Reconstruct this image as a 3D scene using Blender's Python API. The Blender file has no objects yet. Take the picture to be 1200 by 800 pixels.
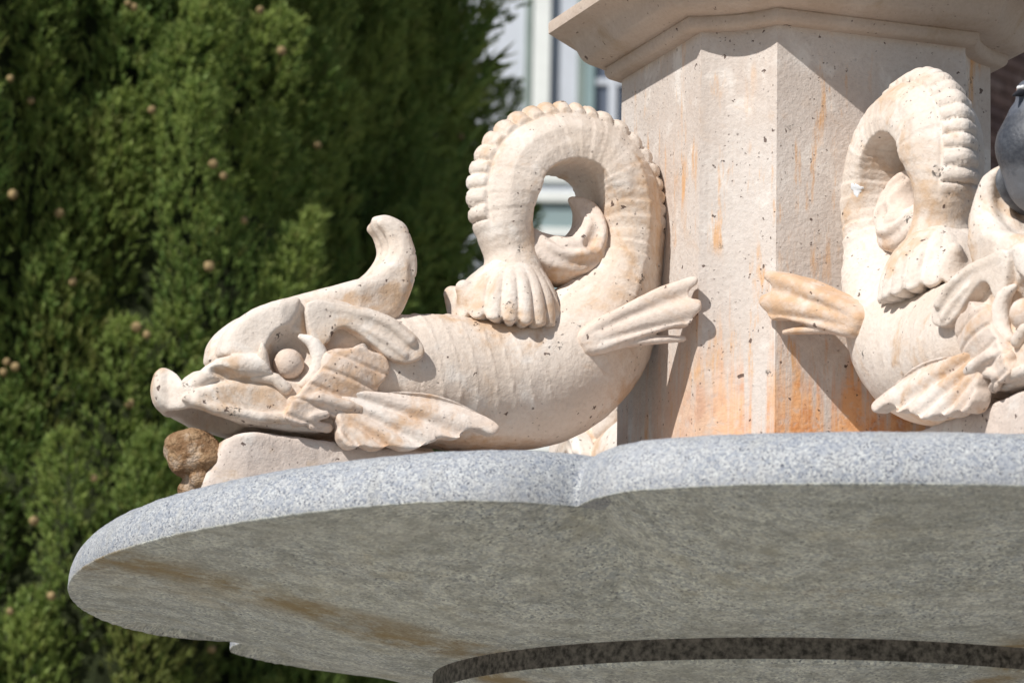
import bpy, bmesh, math, random
import numpy as np
from mathutils import Matrix, Vector

rad = math.radians
random.seed(7)
RNG = np.random.default_rng(11)
SC = bpy.context.scene
COL = SC.collection

# ------------------------------------------------------------------ camera
CAM_X, CAM_Y, CAM_Z = -0.41712, -6.0, 1.6
cam_d = bpy.data.cameras.new('camera')
cam_d.sensor_width = 36.0
cam_d.lens = 150.0
cam_d.clip_start = 0.1
cam_d.clip_end = 2000.0
cam_d.dof.use_dof = True
cam_d.dof.focus_distance = 5.95
cam_d.dof.aperture_fstop = 9.0
cam_o = bpy.data.objects.new('camera', cam_d)
COL.objects.link(cam_o)
cam_o.matrix_world = (Matrix.Translation((CAM_X, CAM_Y, CAM_Z))
                      @ Matrix.Rotation(rad(90 + 11.13635), 4, 'X')
                      @ Matrix.Rotation(rad(1.09088), 4, 'Z'))
SC.camera = cam_o

# ------------------------------------------------------------------ sky, sun, exposure
SUN_AZ, SUN_EL = rad(-40.0), rad(42.0)      # azimuth: 0 = from the camera's side, minus = left
sun_dir = Vector((math.sin(SUN_AZ) * math.cos(SUN_EL), -math.cos(SUN_AZ) * math.cos(SUN_EL), math.sin(SUN_EL)))
world = bpy.data.worlds.new('World')
SC.world = world
world.use_nodes = True
wn = world.node_tree.nodes
wl = world.node_tree.links
wn.clear()
w_out = wn.new('ShaderNodeOutputWorld')
w_bg = wn.new('ShaderNodeBackground')
w_sky = wn.new('ShaderNodeTexSky')
w_sky.sky_type = 'NISHITA'
w_sky.sun_disc = False
w_sky.sun_elevation = SUN_EL
w_sky.sun_rotation = math.atan2(sun_dir.x, sun_dir.y)
w_sky.air_density = 1.0
w_sky.dust_density = 0.8
w_bg.inputs['Strength'].default_value = 0.058
wl.new(w_sky.outputs[0], w_bg.inputs[0])
wl.new(w_bg.outputs[0], w_out.inputs[0])

sun_d = bpy.data.lights.new('sun', 'SUN')
sun_d.energy = 4.0
sun_d.angle = rad(0.53)
sun_d.color = (1.0, 0.965, 0.92)
sun_o = bpy.data.objects.new('sun', sun_d)
COL.objects.link(sun_o)
sun_o.location = (-6, -6, 12)
sun_o.rotation_euler = sun_dir.to_track_quat('Z', 'Y').to_euler()

SC.view_settings.view_transform = 'Standard'
SC.view_settings.look = 'None'
SC.view_settings.gamma = 1.0
SC.view_settings.use_curve_mapping = False
SC.view_settings.exposure = 0.25
SC.render.engine = 'CYCLES'
SC.cycles.max_bounces = 8
SC.cycles.diffuse_bounces = 5


# ------------------------------------------------------------------ helpers: objects
def link(o, parent=None):
    COL.objects.link(o)
    if parent is not None:
        o.parent = parent
    return o


def mesh_np(name, V, F, mats, smooth=True, midx=None):
    """mesh from numpy arrays; F is (n,3) or (n,4) or a list of such arrays"""
    Fs = F if isinstance(F, list) else [F]
    me = bpy.data.meshes.new(name)
    V = np.asarray(V, dtype=np.float32)
    me.vertices.add(len(V))
    me.vertices.foreach_set('co', V.ravel())
    loops = np.concatenate([f.ravel() for f in Fs]).astype(np.int32)
    counts = np.concatenate([np.full(len(f), f.shape[1], np.int32) for f in Fs])
    starts = np.concatenate([[0], np.cumsum(counts)[:-1]]).astype(np.int32)
    me.loops.add(len(loops))
    me.loops.foreach_set('vertex_index', loops)
    me.polygons.add(len(counts))
    me.polygons.foreach_set('loop_start', starts)
    if smooth:
        me.polygons.foreach_set('use_smooth', np.ones(len(counts), dtype=bool))
    for m in (mats if isinstance(mats, (list, tuple)) else [mats]):
        me.materials.append(m)
    if midx is not None:
        me.polygons.foreach_set('material_index', np.asarray(midx, np.int32))
    me.update(calc_edges=True)
    me.validate()
    return me


def obj(name, me, parent=None):
    return link(bpy.data.objects.new(name, me), parent)


def thing(name, label, cat, loc=(0, 0, 0), rotz=0.0, group=None):
    o = bpy.data.objects.new(name, None)
    o.empty_display_size = 0.1
    link(o)
    o.location = loc
    o.rotation_euler = (0, 0, rotz)
    o['label'] = label
    o['category'] = cat
    if group:
        o['group'] = group
    return o


def bm_mesh(name, bm, mats, smooth=False):
    me = bpy.data.meshes.new(name)
    bm.normal_update()
    bm.to_mesh(me)
    bm.free()
    for m in (mats if isinstance(mats, (list, tuple)) else [mats]):
        me.materials.append(m)
    if smooth:
        for p in me.polygons:
            p.use_smooth = True
    return me


def box_bm(bm, c, s, bevel=0.0, rot=None):
    M = Matrix.Translation(c) @ (rot if rot is not None else Matrix.Identity(4)) @ Matrix.Diagonal((s[0], s[1], s[2], 1))
    r = bmesh.ops.create_cube(bm, size=1.0, matrix=M)
    if bevel:
        es = list({e for v in r['verts'] for e in v.link_edges})
        bmesh.ops.bevel(bm, geom=es, offset=bevel, segments=2, affect='EDGES', profile=0.5)


def box_obj(name, c, s, mat, parent=None, bevel=0.0, rot=None):
    bm = bmesh.new()
    box_bm(bm, c, s, bevel, rot)
    return obj(name, bm_mesh(name, bm, mat), parent)


# ------------------------------------------------------------------ helpers: materials
class NT:
    def __init__(self, name):
        self.m = bpy.data.materials.new(name)
        self.m.use_nodes = True
        self.t = self.m.node_tree
        self.n = self.t.nodes
        self.bsdf = self.n['Principled BSDF']
        self.out = self.n['Material Output']

    def new(self, t, **kw):
        nd = self.n.new(t)
        for k, v in kw.items():
            setattr(nd, k, v)
        return nd

    def link(self, a, b):
        self.t.links.new(a, b)

    def val(self, sock, v):
        if isinstance(v, (int, float)):
            sock.default_value = v
        elif isinstance(v, tuple):
            sock.default_value = v if len(v) == len(sock.default_value) else (*v, 1.0)
        else:
            self.link(v, sock)

    def math(self, op, a, b=None, c=None, clamp=False):
        nd = self.new('ShaderNodeMath', operation=op, use_clamp=clamp)
        for i, v in enumerate((a, b, c)):
            if v is not None:
                self.val(nd.inputs[i], v)
        return nd.outputs[0]

    def ramp(self, v, lo, hi, a=0.0, b=1.0, smooth=True):
        nd = self.new('ShaderNodeMapRange', interpolation_type='SMOOTHSTEP' if smooth else 'LINEAR')
        self.val(nd.inputs[0], v)
        for i, x in enumerate((lo, hi, a, b)):
            self.val(nd.inputs[i + 1], x)
        return nd.outputs[0]

    def mix(self, f, a, b, mode='MIX'):
        nd = self.new('ShaderNodeMix', data_type='RGBA', blend_type=mode)
        self.val(nd.inputs[0], f)
        self.val(nd.inputs[6], a)
        self.val(nd.inputs[7], b)
        return nd.outputs[2]

    def coord(self, scale=(1, 1, 1), rnd=True):
        tc = self.new('ShaderNodeTexCoord')
        mp = self.new('ShaderNodeMapping')
        mp.inputs['Scale'].default_value = scale
        self.link(tc.outputs['Object'], mp.inputs[0])
        if rnd:
            oi = self.new('ShaderNodeObjectInfo')
            cb = self.new('ShaderNodeCombineXYZ')
            for i, k in enumerate((7.3, 3.1, 5.7)):
                self.link(self.math('MULTIPLY', oi.outputs['Random'], k), cb.inputs[i])
            self.link(cb.outputs[0], mp.inputs['Location'])
        return mp.outputs[0]

    def noise(self, vec, scale, detail=4.0, rough=0.55, dist=0.0, out=0):
        nd = self.new('ShaderNodeTexNoise')
        self.link(vec, nd.inputs['Vector'])
        nd.inputs['Scale'].default_value = scale
        nd.inputs['Detail'].default_value = detail
        nd.inputs['Roughness'].default_value = rough
        nd.inputs['Distortion'].default_value = dist
        return nd.outputs[out]

    def voro(self, vec, scale, feature='F1', rnd=1.0):
        nd = self.new('ShaderNodeTexVoronoi', feature=feature)
        self.link(vec, nd.inputs['Vector'])
        nd.inputs['Scale'].default_value = scale
        nd.inputs['Randomness'].default_value = rnd
        return nd

    def bump(self, h, strength, dist, prev=None):
        nd = self.new('ShaderNodeBump')
        nd.inputs['Strength'].default_value = strength
        nd.inputs['Distance'].default_value = dist
        self.link(h, nd.inputs['Height'])
        if prev is not None:
            self.link(prev, nd.inputs['Normal'])
        return nd.outputs[0]

    def done(self, color, rough=0.8, normal=None, spec=None):
        self.val(self.bsdf.inputs['Base Color'], color)
        self.val(self.bsdf.inputs['Roughness'], rough)
        if normal is not None:
            self.link(normal, self.bsdf.inputs['Normal'])
        if spec is not None:
            self.bsdf.inputs['Specular IOR Level'].default_value = spec
        return self.m


def pits(k, vec, scale, frac, rmax, warp):
    """1 inside pits: scattered holes of varied size"""
    v = k.new('ShaderNodeVectorMath', operation='ADD')
    k.link(vec, v.inputs[0])
    sc = k.new('ShaderNodeVectorMath', operation='SCALE')
    k.link(k.noise(vec, scale * 2.2, 2.0, out=1), sc.inputs[0])
    sc.inputs['Scale'].default_value = warp
    k.link(sc.outputs[0], v.inputs[1])
    vo = k.voro(v.outputs[0], scale)
    sp = k.new('ShaderNodeSeparateColor')
    k.link(vo.outputs['Color'], sp.inputs[0])
    on = k.ramp(sp.outputs[0], 1.0 - frac, 1.0, 0.0, 1.0, False)       # 0 for most cells
    rr = k.math('MULTIPLY', on, rmax)
    return k.ramp(k.math('SUBTRACT', vo.outputs['Distance'], rr), -0.05, 0.0, 1.0, 0.0)


def stone_material(name, base, tint, stain, stain_lo, stain_hi, pit_frac=0.35, pillar=False, bleach=0.55):
    k = NT(name)
    vec = k.coord(rnd=not pillar)
    big = k.noise(vec, 5.0, 4.0)
    med = k.noise(vec, 22.0, 5.0, 0.6)
    fine = k.noise(vec, 160.0, 4.0, 0.65)
    c = k.mix(k.ramp(big, 0.35, 0.68), base, tint)
    c = k.mix(k.math('MULTIPLY', k.ramp(med, 0.42, 0.72), 0.45), c, (base[0] * 1.06, base[1] * 1.06, base[2] * 1.06))
    c = k.mix(k.math('MULTIPLY', k.ramp(fine, 0.30, 0.62, 1.0, 0.0), 0.22), c, (base[0] * .62, base[1] * .55, base[2] * .5))
    c = k.mix(k.math('MULTIPLY', k.ramp(k.noise(vec, 13.0, 5.0, 0.65, 0.3), 0.52, 0.66), bleach), c, (0.80, 0.755, 0.70))
    # warm patina in patches
    st = k.math('MULTIPLY', k.ramp(k.noise(vec, 9.0, 6.0, 0.62, 0.6), stain_lo, stain_hi),
                k.ramp(k.noise(vec, 55.0, 3.0), 0.30, 0.62, 0.35, 1.0))
    c = k.mix(k.math('MULTIPLY', st, 0.75), c, stain)
    if pillar:
        # rust runs: vertical streaks, heavy where water stands at the foot, sparse higher up
        sv = k.coord((30.0, 30.0, 1.6), False)
        streak = k.noise(sv, 1.6, 4.0, 0.6)
        tc = k.new('ShaderNodeTexCoord')
        sep = k.new('ShaderNodeSeparateXYZ')
        k.link(tc.outputs['Object'], sep.inputs[0])
        z = sep.outputs[2]
        warp = k.math('MULTIPLY', k.math('SUBTRACT', streak, 0.5), 0.62)
        warp = k.math('ADD', warp, k.math('MULTIPLY', k.math('SUBTRACT', k.noise(vec, 7.0, 4.0), 0.5), 0.20))
        low = k.ramp(k.math('ADD', z, warp), 2.60, 2.76, 1.0, 0.0)
        # turned to the right hand faces more than to the left ones
        side = k.ramp(sep.outputs[0], -0.24, -0.04, 0.25, 1.0)
        rust = k.mix(k.ramp(k.noise(vec, 30.0, 5.0, 0.65), 0.36, 0.62), (0.62, 0.24, 0.07), (0.78, 0.42, 0.20))
        c = k.mix(k.math('MULTIPLY', k.math('MULTIPLY', low, side), k.ramp(k.noise(vec, 80.0, 3.0), 0.28, 0.5, 0.45, 0.95)), c, rust)
        sv2 = k.coord((22.0, 22.0, 3.2), False)
        s2 = k.math('MULTIPLY', k.ramp(k.noise(sv2, 1.9, 6.0, 0.7), 0.52, 0.66), k.ramp(k.noise(vec, 6.5, 3.0), 0.44, 0.58))
        c = k.mix(k.math('MULTIPLY', s2, 0.8), c, (0.66, 0.36, 0.15))
    # patches of close pitting between sounder stone
    dens = k.ramp(k.noise(vec, 11.0, 3.0), 0.40, 0.62)
    p0 = pits(k, vec, 34.0, 0.20 if pillar else 0.08, 0.19, 0.022)
    # small black lichen colonies
    lich = k.math('MULTIPLY', k.ramp(k.noise(vec, 17.0, 2.0), 0.69, 0.73), k.ramp(k.noise(vec, 190.0, 3.0, 0.7), 0.52, 0.57))
    c = k.mix(k.math('MULTIPLY', lich, 0.85), c, (0.05, 0.045, 0.04))
    p1 = pits(k, vec, 75.0, pit_frac * 0.6, 0.24, 0.014)
    p2 = k.math('MULTIPLY', pits(k, vec, 170.0, pit_frac, 0.30, 0.005), dens)
    pm = k.math('MAXIMUM', p0, k.math('MAXIMUM', p1, k.math('MULTIPLY', p2, 0.8)))
    c = k.mix(k.math('MULTIPLY', pm, 0.86), c, (0.085, 0.05, 0.04))
    h = k.math('SUBTRACT', k.math('ADD', k.math('MULTIPLY', fine, 0.42), k.math('ADD', k.math('MULTIPLY', med, 0.45), k.math('MULTIPLY', k.noise(vec, 65.0, 3.0, 0.6), 0.14))), k.math('MULTIPLY', pm, 0.9))
    return k.done(c, 0.86, k.bump(h, 0.6, 0.006), 0.25)


def granite_material(name, under=False):
    k = NT(name)
    vec = k.coord(rnd=False)
    vo = k.voro(vec, 300.0 if under else 520.0)
    sp = k.new('ShaderNodeSeparateColor')
    k.link(vo.outputs['Color'], sp.inputs[0])
    g = sp.outputs[0]
    c = k.mix(k.ramp(g, 0.30, 0.36, 0, 1, False), (0.23, 0.25, 0.285), (0.42, 0.43, 0.44))
    c = k.mix(k.ramp(g, 0.78, 0.82, 0, 1, False), c, (0.54, 0.56, 0.56))
    c = k.mix(k.ramp(sp.outputs[1], 0.92, 0.93, 0, 1, False), c, (0.09, 0.10, 0.13))
    vo2 = k.voro(vec, 165.0)
    sp2 = k.new('ShaderNodeSeparateColor')
    k.link(vo2.outputs['Color'], sp2.inputs[0])
    c = k.mix(k.ramp(sp2.outputs[0], 0.62, 0.75, 0.0, 0.5), c, (0.28, 0.31, 0.365))
    c = k.mix(k.ramp(k.noise(vec, 9.0, 4.0), 0.45, 0.7, 0.0, 0.30), c, (0.50, 0.50, 0.50))
    if under:
        tc = k.new('ShaderNodeTexCoord')
        c = k.mix(1.0, c, (1.68, 1.69, 1.56), 'MULTIPLY')
        d1 = k.ramp(k.noise(vec, 2.4, 8.0, 0.68, 0.2), 0.36, 0.68)
        c = k.mix(k.math('MULTIPLY', d1, 0.35), c, (0.68, 0.68, 0.58))
        d3 = k.ramp(k.noise(vec, 26.0, 7.0, 0.75), 0.45, 0.62)
        c = k.mix(k.math('MULTIPLY', d3, 0.45), c, (0.24, 0.245, 0.22))
        d4 = k.ramp(k.noise(vec, 8.0, 6.0, 0.7, 0.4), 0.55, 0.70)
        c = k.mix(k.math('MULTIPLY', d4, 0.35), c, (0.50, 0.45, 0.31))
        d2 = k.ramp(k.noise(vec, 3.4, 9.0, 0.74, 0.3), 0.42, 0.70)
        c = k.mix(k.math('MULTIPLY', d2, 0.50), c, (0.26, 0.265, 0.235))
        # rusty seep lines that follow the middle of each lobe (angle round the basin's axis)
        sep = k.new('ShaderNodeSeparateXYZ')
        k.link(tc.outputs['Object'], sep.inputs[0])
        ang = k.math('ARCTAN2', sep.outputs[1], sep.outputs[0])
        wob = k.math('MULTIPLY', k.math('SUBTRACT', k.noise(vec, 4.0, 3.0), 0.5), 0.35)
        q = k.math('ADD', ang, wob)
        # lobes are a quarter turn apart
        fr = k.math('PINGPONG', k.math('ADD', q, rad(-20.0 + 360.0)), rad(45.0))
        seep = k.math('MULTIPLY', k.ramp(fr, 0.02, 0.15, 1.0, 0.0), k.ramp(k.noise(vec, 12.0, 6.0, 0.7), 0.30, 0.60))
        c = k.mix(k.math('MULTIPLY', seep, 0.85), c, (0.30, 0.205, 0.075))
        sm = k.math('MULTIPLY', k.ramp(k.noise(vec, 2.6, 5.0, 0.6), 0.60, 0.70), k.ramp(k.noise(vec, 60.0, 3.0), 0.4, 0.6))
        c = k.mix(k.math('MULTIPLY', sm, 0.6), c, (0.30, 0.20, 0.09))
    c = k.mix(k.math('MULTIPLY', k.ramp(k.noise(k.coord((9.0, 9.0, 1.2), False), 2.0, 5.0, 0.65), 0.50, 0.68), 0.35), c, (0.34, 0.335, 0.31))
    f = k.noise(vec, 240.0, 4.0, 0.7)
    h = k.math('ADD', f, k.math('MULTIPLY', k.noise(vec, 40.0, 4.0), 0.6))
    return k.done(c, 0.72, k.bump(h, 0.5, 0.0025), 0.3)


def plain_material(name, col, rough=0.7, var=0.12, scale=12.0, spec=0.3, bump=0.0, metallic=0.0):
    k = NT(name)
    vec = k.coord()
    n = k.noise(vec, scale, 5.0, 0.6)
    d = tuple(max(0, x * (1 - 2.2 * var)) for x in col)
    c = k.mix(k.ramp(n, 0.3, 0.7), col, d)
    k.bsdf.inputs['Metallic'].default_value = metallic
    return k.done(c, rough, k.bump(n, 0.4, bump) if bump else None, spec)


M_STONE = stone_material('carved_limestone', (0.73, 0.655, 0.585), (0.65, 0.55, 0.46), (0.55, 0.36, 0.21), 0.50, 0.64)
M_FIN = stone_material('patinated_limestone', (0.70, 0.605, 0.53), (0.64, 0.52, 0.43), (0.56, 0.34, 0.18), 0.45, 0.60)
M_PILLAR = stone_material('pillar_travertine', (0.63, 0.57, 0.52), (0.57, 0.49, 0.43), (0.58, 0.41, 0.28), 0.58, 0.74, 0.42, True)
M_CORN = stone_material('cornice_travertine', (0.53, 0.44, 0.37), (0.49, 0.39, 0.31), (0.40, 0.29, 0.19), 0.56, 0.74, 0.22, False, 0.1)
M_BASE = stone_material('base_limestone', (0.69, 0.61, 0.55), (0.63, 0.53, 0.46), (0.48, 0.32, 0.16), 0.56, 0.66)
M_GRAN = granite_material('grey_granite')
M_UNDER = granite_material('weathered_granite', True)
M_GRIME = plain_material('wet_granite', (0.19, 0.175, 0.155), 0.7, 0.38, 110.0, 0.3, 0.004)
k = NT('limescale_crust')
v_ = k.coord()
n1, n2 = k.noise(v_, 45.0, 6.0, 0.7), k.noise(v_, 18.0, 5.0, 0.65)
c_ = k.mix(k.ramp(n1, 0.35, 0.65), (0.20, 0.105, 0.045), (0.38, 0.25, 0.14))
c_ = k.mix(k.math('MULTIPLY', k.ramp(n2, 0.55, 0.66), 0.7), c_, (0.55, 0.44, 0.34))
M_SPOUT = k.done(c_, 0.7, k.bump(k.math('ADD', n1, k.noise(v_, 160.0, 4.0)), 0.8, 0.008), 0.35)
M_WHITE = plain_material('bird_lime', (0.84, 0.86, 0.88), 0.7, 0.05)


def closed_spline(pts, m):
    P = np.array(pts, float)
    n = len(P)
    out = []
    for i in range(n):
        p0, p1, p2, p3 = P[i - 1], P[i], P[(i + 1) % n], P[(i + 2) % n]
        for t in np.arange(m) / m:
            out.append(0.5 * (2 * p1 + (p2 - p0) * t + (2 * p0 - 5 * p1 + 4 * p2 - p3) * t * t + (3 * p1 - p0 - 3 * p2 + p3) * t ** 3))
    return np.array(out)


# ------------------------------------------------------------------ implicit sculpting (all in cm)
class Field:
    """signed distance grid; with sym only y >= 0 is evaluated and mirrored"""
    def __init__(self, lo, hi, h, sym=False):
        self.h = h
        self.sym = sym
        lo = np.array(lo, float)
        hi = np.array(hi, float)
        if sym:
            lo[1] = h / 2
        n = np.ceil((hi - lo) / h).astype(int) + 1
        self.lo = lo
        self.ax = [lo[i] + h * np.arange(n[i]) for i in range(3)]
        self.d = np.full(n, 4.0, np.float32)

    def put(self, lo, hi, fn, mode='add', k=0.0):
        sl, co = [], []
        for i in range(3):
            a = self.ax[i]
            i0 = max(0, int(np.searchsorted(a, lo[i])))
            i1 = min(len(a), int(np.searchsorted(a, hi[i])))
            if i0 >= i1:
                return
            sl.append(slice(i0, i1))
            shp = [1, 1, 1]
            shp[i] = i1 - i0
            co.append(a[i0:i1].reshape(shp).astype(np.float32))
        sl = tuple(sl)
        g = fn(*co)
        c = self.d[sl]
        if mode == 'add':
            if k > 0:
                hh = np.clip(0.5 + 0.5 * (c - g) / k, 0, 1)
                self.d[sl] = c + (g - c) * hh - k * hh * (1 - hh)
            else:
                self.d[sl] = np.minimum(c, g)
        else:
            g = -g
            if k > 0:
                hh = np.clip(0.5 - 0.5 * (c - g) / k, 0, 1)
                self.d[sl] = c + (g - c) * hh + k * hh * (1 - hh)
            else:
                self.d[sl] = np.maximum(c, g)

    def chain(self, pts, k=0.0, ys=1.0, mode='add', p=2.0):
        """round cones through (x, y, z, r); ys stretches the section sideways"""
        pts = [np.array(q, float) for q in pts]
        A = np.array(pts)
        m = A[:, 3].max() * max(1, ys) + max(k, 0.3) * 1.5

        def fn(x, y, z):
            out = None
            for a, b in zip(pts[:-1], pts[1:]):
                d = (b[:3] - a[:3]) * np.array([1, 1 / ys, 1])
                px, py, pz = x - a[0], (y - a[1]) / ys, z - a[2]
                t = np.clip((px * d[0] + py * d[1] + pz * d[2]) / max(1e-6, (d * d).sum()), 0, 1)
                r = a[3] + t * (b[3] - a[3])
                if p != 2.0:
                    q = np.sqrt((px - t * d[0]) ** 2 + (pz - t * d[2]) ** 2)
                    g = (q ** p + np.abs(py - t * d[1]) ** p) ** (1 / p) - r
                else:
                    g = np.sqrt((px - t * d[0]) ** 2 + (py - t * d[1]) ** 2 + (pz - t * d[2]) ** 2) - r
                out = g if out is None else np.minimum(out, g)
            return out
        self.put(A[:, :3].min(0) - m, A[:, :3].max(0) + m, fn, mode, k)

    def ell(self, c, r, mode='add', k=0.0, rot=0.0):
        c = np.array(c, float)
        r = np.array(r, float)
        m = r.max() + 1.5 * max(k, 0.3)
        cs, sn = math.cos(rot), math.sin(rot)

        def fn(x, y, z):
            X, Y, Z = x - c[0], y - c[1], z - c[2]
            X, Z = cs * X + sn * Z, -sn * X + cs * Z
            q = np.sqrt((X / r[0]) ** 2 + (Y / r[1]) ** 2 + (Z / r[2]) ** 2)
            q2 = np.sqrt((X / r[0] ** 2) ** 2 + (Y / r[1] ** 2) ** 2 + (Z / r[2] ** 2) ** 2)
            return q * (q - 1.0) / np.maximum(q2, 1e-5)
        self.put(c - m, c + m, fn, mode, k)

    def poly(self, pts, yc, wfn, rnd, mode='add', k=0.0, smooth=True):
        """outline in the x-z plane given thickness in y about yc (half width wfn(x, z)), rounded edges"""
        P = closed_spline(pts, 3) if smooth else np.array(pts, float)
        m = 1.0 + 1.5 * k
        lo2, hi2 = P.min(0) - m, P.max(0) + m

        def fn(x, y, z):
            X, Z = np.broadcast_arrays(x[:, :, :], z[:, :, :])
            d2 = np.full(X.shape, 1e9, np.float32)
            sgn = np.ones(X.shape, np.float32)
            n = len(P)
            for i in range(n):
                a, b = P[i], P[i - 1]
                ex, ez = b - a
                wx, wz = X - a[0], Z - a[1]
                t = np.clip((wx * ex + wz * ez) / (ex * ex + ez * ez + 1e-9), 0, 1)
                d2 = np.minimum(d2, (wx - t * ex) ** 2 + (wz - t * ez) ** 2)
                c1 = Z >= a[1]
                c2 = Z < b[1]
                c3 = ex * wz > ez * wx
                flip = (c1 & c2 & c3) | (~c1 & ~c2 & ~c3)
                sgn = np.where(flip, -sgn, sgn)
            d2 = sgn * np.sqrt(d2) + rnd
            dy = np.abs(y - (yc(X, Z) if callable(yc) else yc)) - wfn(X, Z) + rnd
            return np.minimum(np.maximum(d2, dy), 0) + np.sqrt(np.maximum(d2, 0) ** 2 + np.maximum(dy, 0) ** 2) - rnd
        self.put((lo2[0], -1e3, lo2[1]), (hi2[0], 1e3, hi2[1]), fn, mode, k)

    def extract(self):
        d = self.d
        lo = self.lo.copy()
        if self.sym:
            d = np.concatenate([d[:, ::-1], d], 1)
            lo[1] = -self.ax[1][-1]
        d = np.pad(d, 1, constant_values=4.0)
        lo = lo - self.h
        ins = d < 0
        nx, ny, nz = (s - 1 for s in d.shape)
        cnt = np.zeros((nx, ny, nz), np.int8)
        for a in (0, 1):
            for b in (0, 1):
                for c in (0, 1):
                    cnt += ins[a:a + nx, b:b + ny, c:c + nz]
        I, J, K = np.nonzero((cnt > 0) & (cnt < 8))
        idx = np.full((nx, ny, nz), -1, np.int32)
        idx[I, J, K] = np.arange(len(I))
        acc = np.zeros((len(I), 3))
        num = np.zeros(len(I))
        corners = [(a, b, c) for a in (0, 1) for b in (0, 1) for c in (0, 1)]
        val = {c: d[I + c[0], J + c[1], K + c[2]].astype(float) for c in corners}
        for ca in corners:
            for axis in range(3):
                if ca[axis]:
                    continue
                cb = list(ca)
                cb[axis] = 1
                cb = tuple(cb)
                va, vb = val[ca], val[cb]
                m = (va < 0) != (vb < 0)
                t = np.where(m, va / np.where(m, va - vb, 1.0), 0)
                p = np.zeros((len(I), 3)) + np.array(ca, float)
                p[:, axis] += t
                acc[m] += p[m]
                num += m
        V = (np.stack([I, J, K], 1) + acc / num[:, None]) * self.h + lo
        Q = []
        for axis in range(3):
            u, v = [(1, 2), (2, 0), (0, 1)][axis]
            sa = [slice(1, -1)] * 3
            sb = [slice(1, -1)] * 3
            sa[axis] = slice(0, -1)
            sb[axis] = slice(1, None)
            A, B = ins[tuple(sa)], ins[tuple(sb)]
            e = np.stack(np.nonzero(A != B), 1)
            flag = A[tuple(e.T)]
            off = np.ones(3, int)
            off[axis] = 0
            e = e + off
            eu = np.zeros(3, int)
            eu[u] = 1
            ev = np.zeros(3, int)
            ev[v] = 1
            quad = [idx[tuple((e - eu - ev).T)], idx[tuple((e - ev).T)], idx[tuple(e.T)], idx[tuple((e - eu).T)]]
            q = np.stack(quad, 1)
            q[~flag] = q[~flag][:, ::-1]
            Q.append(q)
        Q = np.concatenate(Q)
        Q = Q[(Q >= 0).all(1)]
        return V, Q


def relax(V, Q, it=1, f=0.5):
    n = len(V)
    e = np.concatenate([Q[:, [0, 1]], Q[:, [1, 2]], Q[:, [2, 3]], Q[:, [3, 0]]])
    for _ in range(it):
        s = np.zeros_like(V)
        c = np.bincount(e[:, 0], minlength=n) + np.bincount(e[:, 1], minlength=n)
        for a in range(3):
            s[:, a] = np.bincount(e[:, 0], V[e[:, 1], a], n) + np.bincount(e[:, 1], V[e[:, 0], a], n)
        V = V + f * (s / np.maximum(c, 1)[:, None] - V)
    return V


def normals(V, Q):
    fn = np.cross(V[Q[:, 2]] - V[Q[:, 0]], V[Q[:, 3]] - V[Q[:, 1]])
    N = np.zeros_like(V)
    for i in range(4):
        for a in range(3):
            N[:, a] += np.bincount(Q[:, i], fn[:, a], len(V))
    return N / np.maximum(np.linalg.norm(N, axis=1, keepdims=True), 1e-9)


def wobble(V, amp, freq, seed):
    """cheap smooth 3D noise for chisel unevenness"""
    r = np.random.default_rng(seed)
    out = np.zeros(len(V))
    for o in range(3):
        for _ in range(5):
            k = r.normal(size=3) * freq * (1.9 ** o)
            out += np.sin(V @ k + r.uniform(0, 6.28)) * (0.55 ** o)
    return amp * out / 4.0


def spline(pts, n):
    P = np.array(pts, float)
    P = np.vstack([2 * P[0] - P[1], P, 2 * P[-1] - P[-2]])
    m = len(P) - 3
    out = []
    for s in np.linspace(0, m - 1e-6, n):
        i = int(s)
        t = s - i
        p0, p1, p2, p3 = P[i:i + 4]
        out.append(0.5 * (2 * p1 + (p2 - p0) * t + (2 * p0 - 5 * p1 + 4 * p2 - p3) * t * t + (3 * p1 - p0 - 3 * p2 + p3) * t ** 3))
    return np.array(out)


def mirror(V, Q):
    V2 = V.copy()
    V2[:, 1] *= -1
    return V2, Q[:, ::-1]


def make(name, VQ, mat, smooth=True):
    V, Q = VQ
    return mesh_np(name, V * 0.01, Q, mat, smooth)


# ------------------------------------------------------------------ ground
G = NT('pale_paving')
gv = G.coord(rnd=False)
gb = G.new('ShaderNodeTexBrick')
G.link(gv, gb.inputs['Vector'])
gb.inputs['Scale'].default_value = 1.4
gb.inputs['Color1'].default_value = (0.33, 0.30, 0.26, 1)
gb.inputs['Color2'].default_value = (0.37, 0.34, 0.29, 1)
gb.inputs['Mortar'].default_value = (0.25, 0.23, 0.20, 1)
gb.inputs['Mortar Size'].default_value = 0.012
M_GROUND = G.done(G.mix(G.ramp(G.noise(gv, 0.7, 5.0), 0.35, 0.7, 0.0, 0.35), gb.outputs[0], (0.28, 0.25, 0.21)), 0.9)
me = mesh_np('ground', [(-400, -400, 0), (400, -400, 0), (400, 400, 0), (-400, 400, 0)], np.array([[0, 1, 2, 3]]), M_GROUND, False)
g = obj('ground', me)
g['kind'] = 'structure'

# ------------------------------------------------------------------ fountain geometry shared numbers
PW, PC, TH = 0.29158, 0.11418, rad(20.690)       # pillar: wide face, corner face, turn
PS = PW / 2 + PC / math.sqrt(2)                  # axis to wide face
Z_CORN = 3.1888
Z_RIM = 2.387
Z_FLOOR = Z_RIM + 0.022
Z_BASE = 2.574                                   # top of the slabs the dolphins lie on


COVE = 0.0130                                    # the corner faces are hollowed by this much


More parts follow.
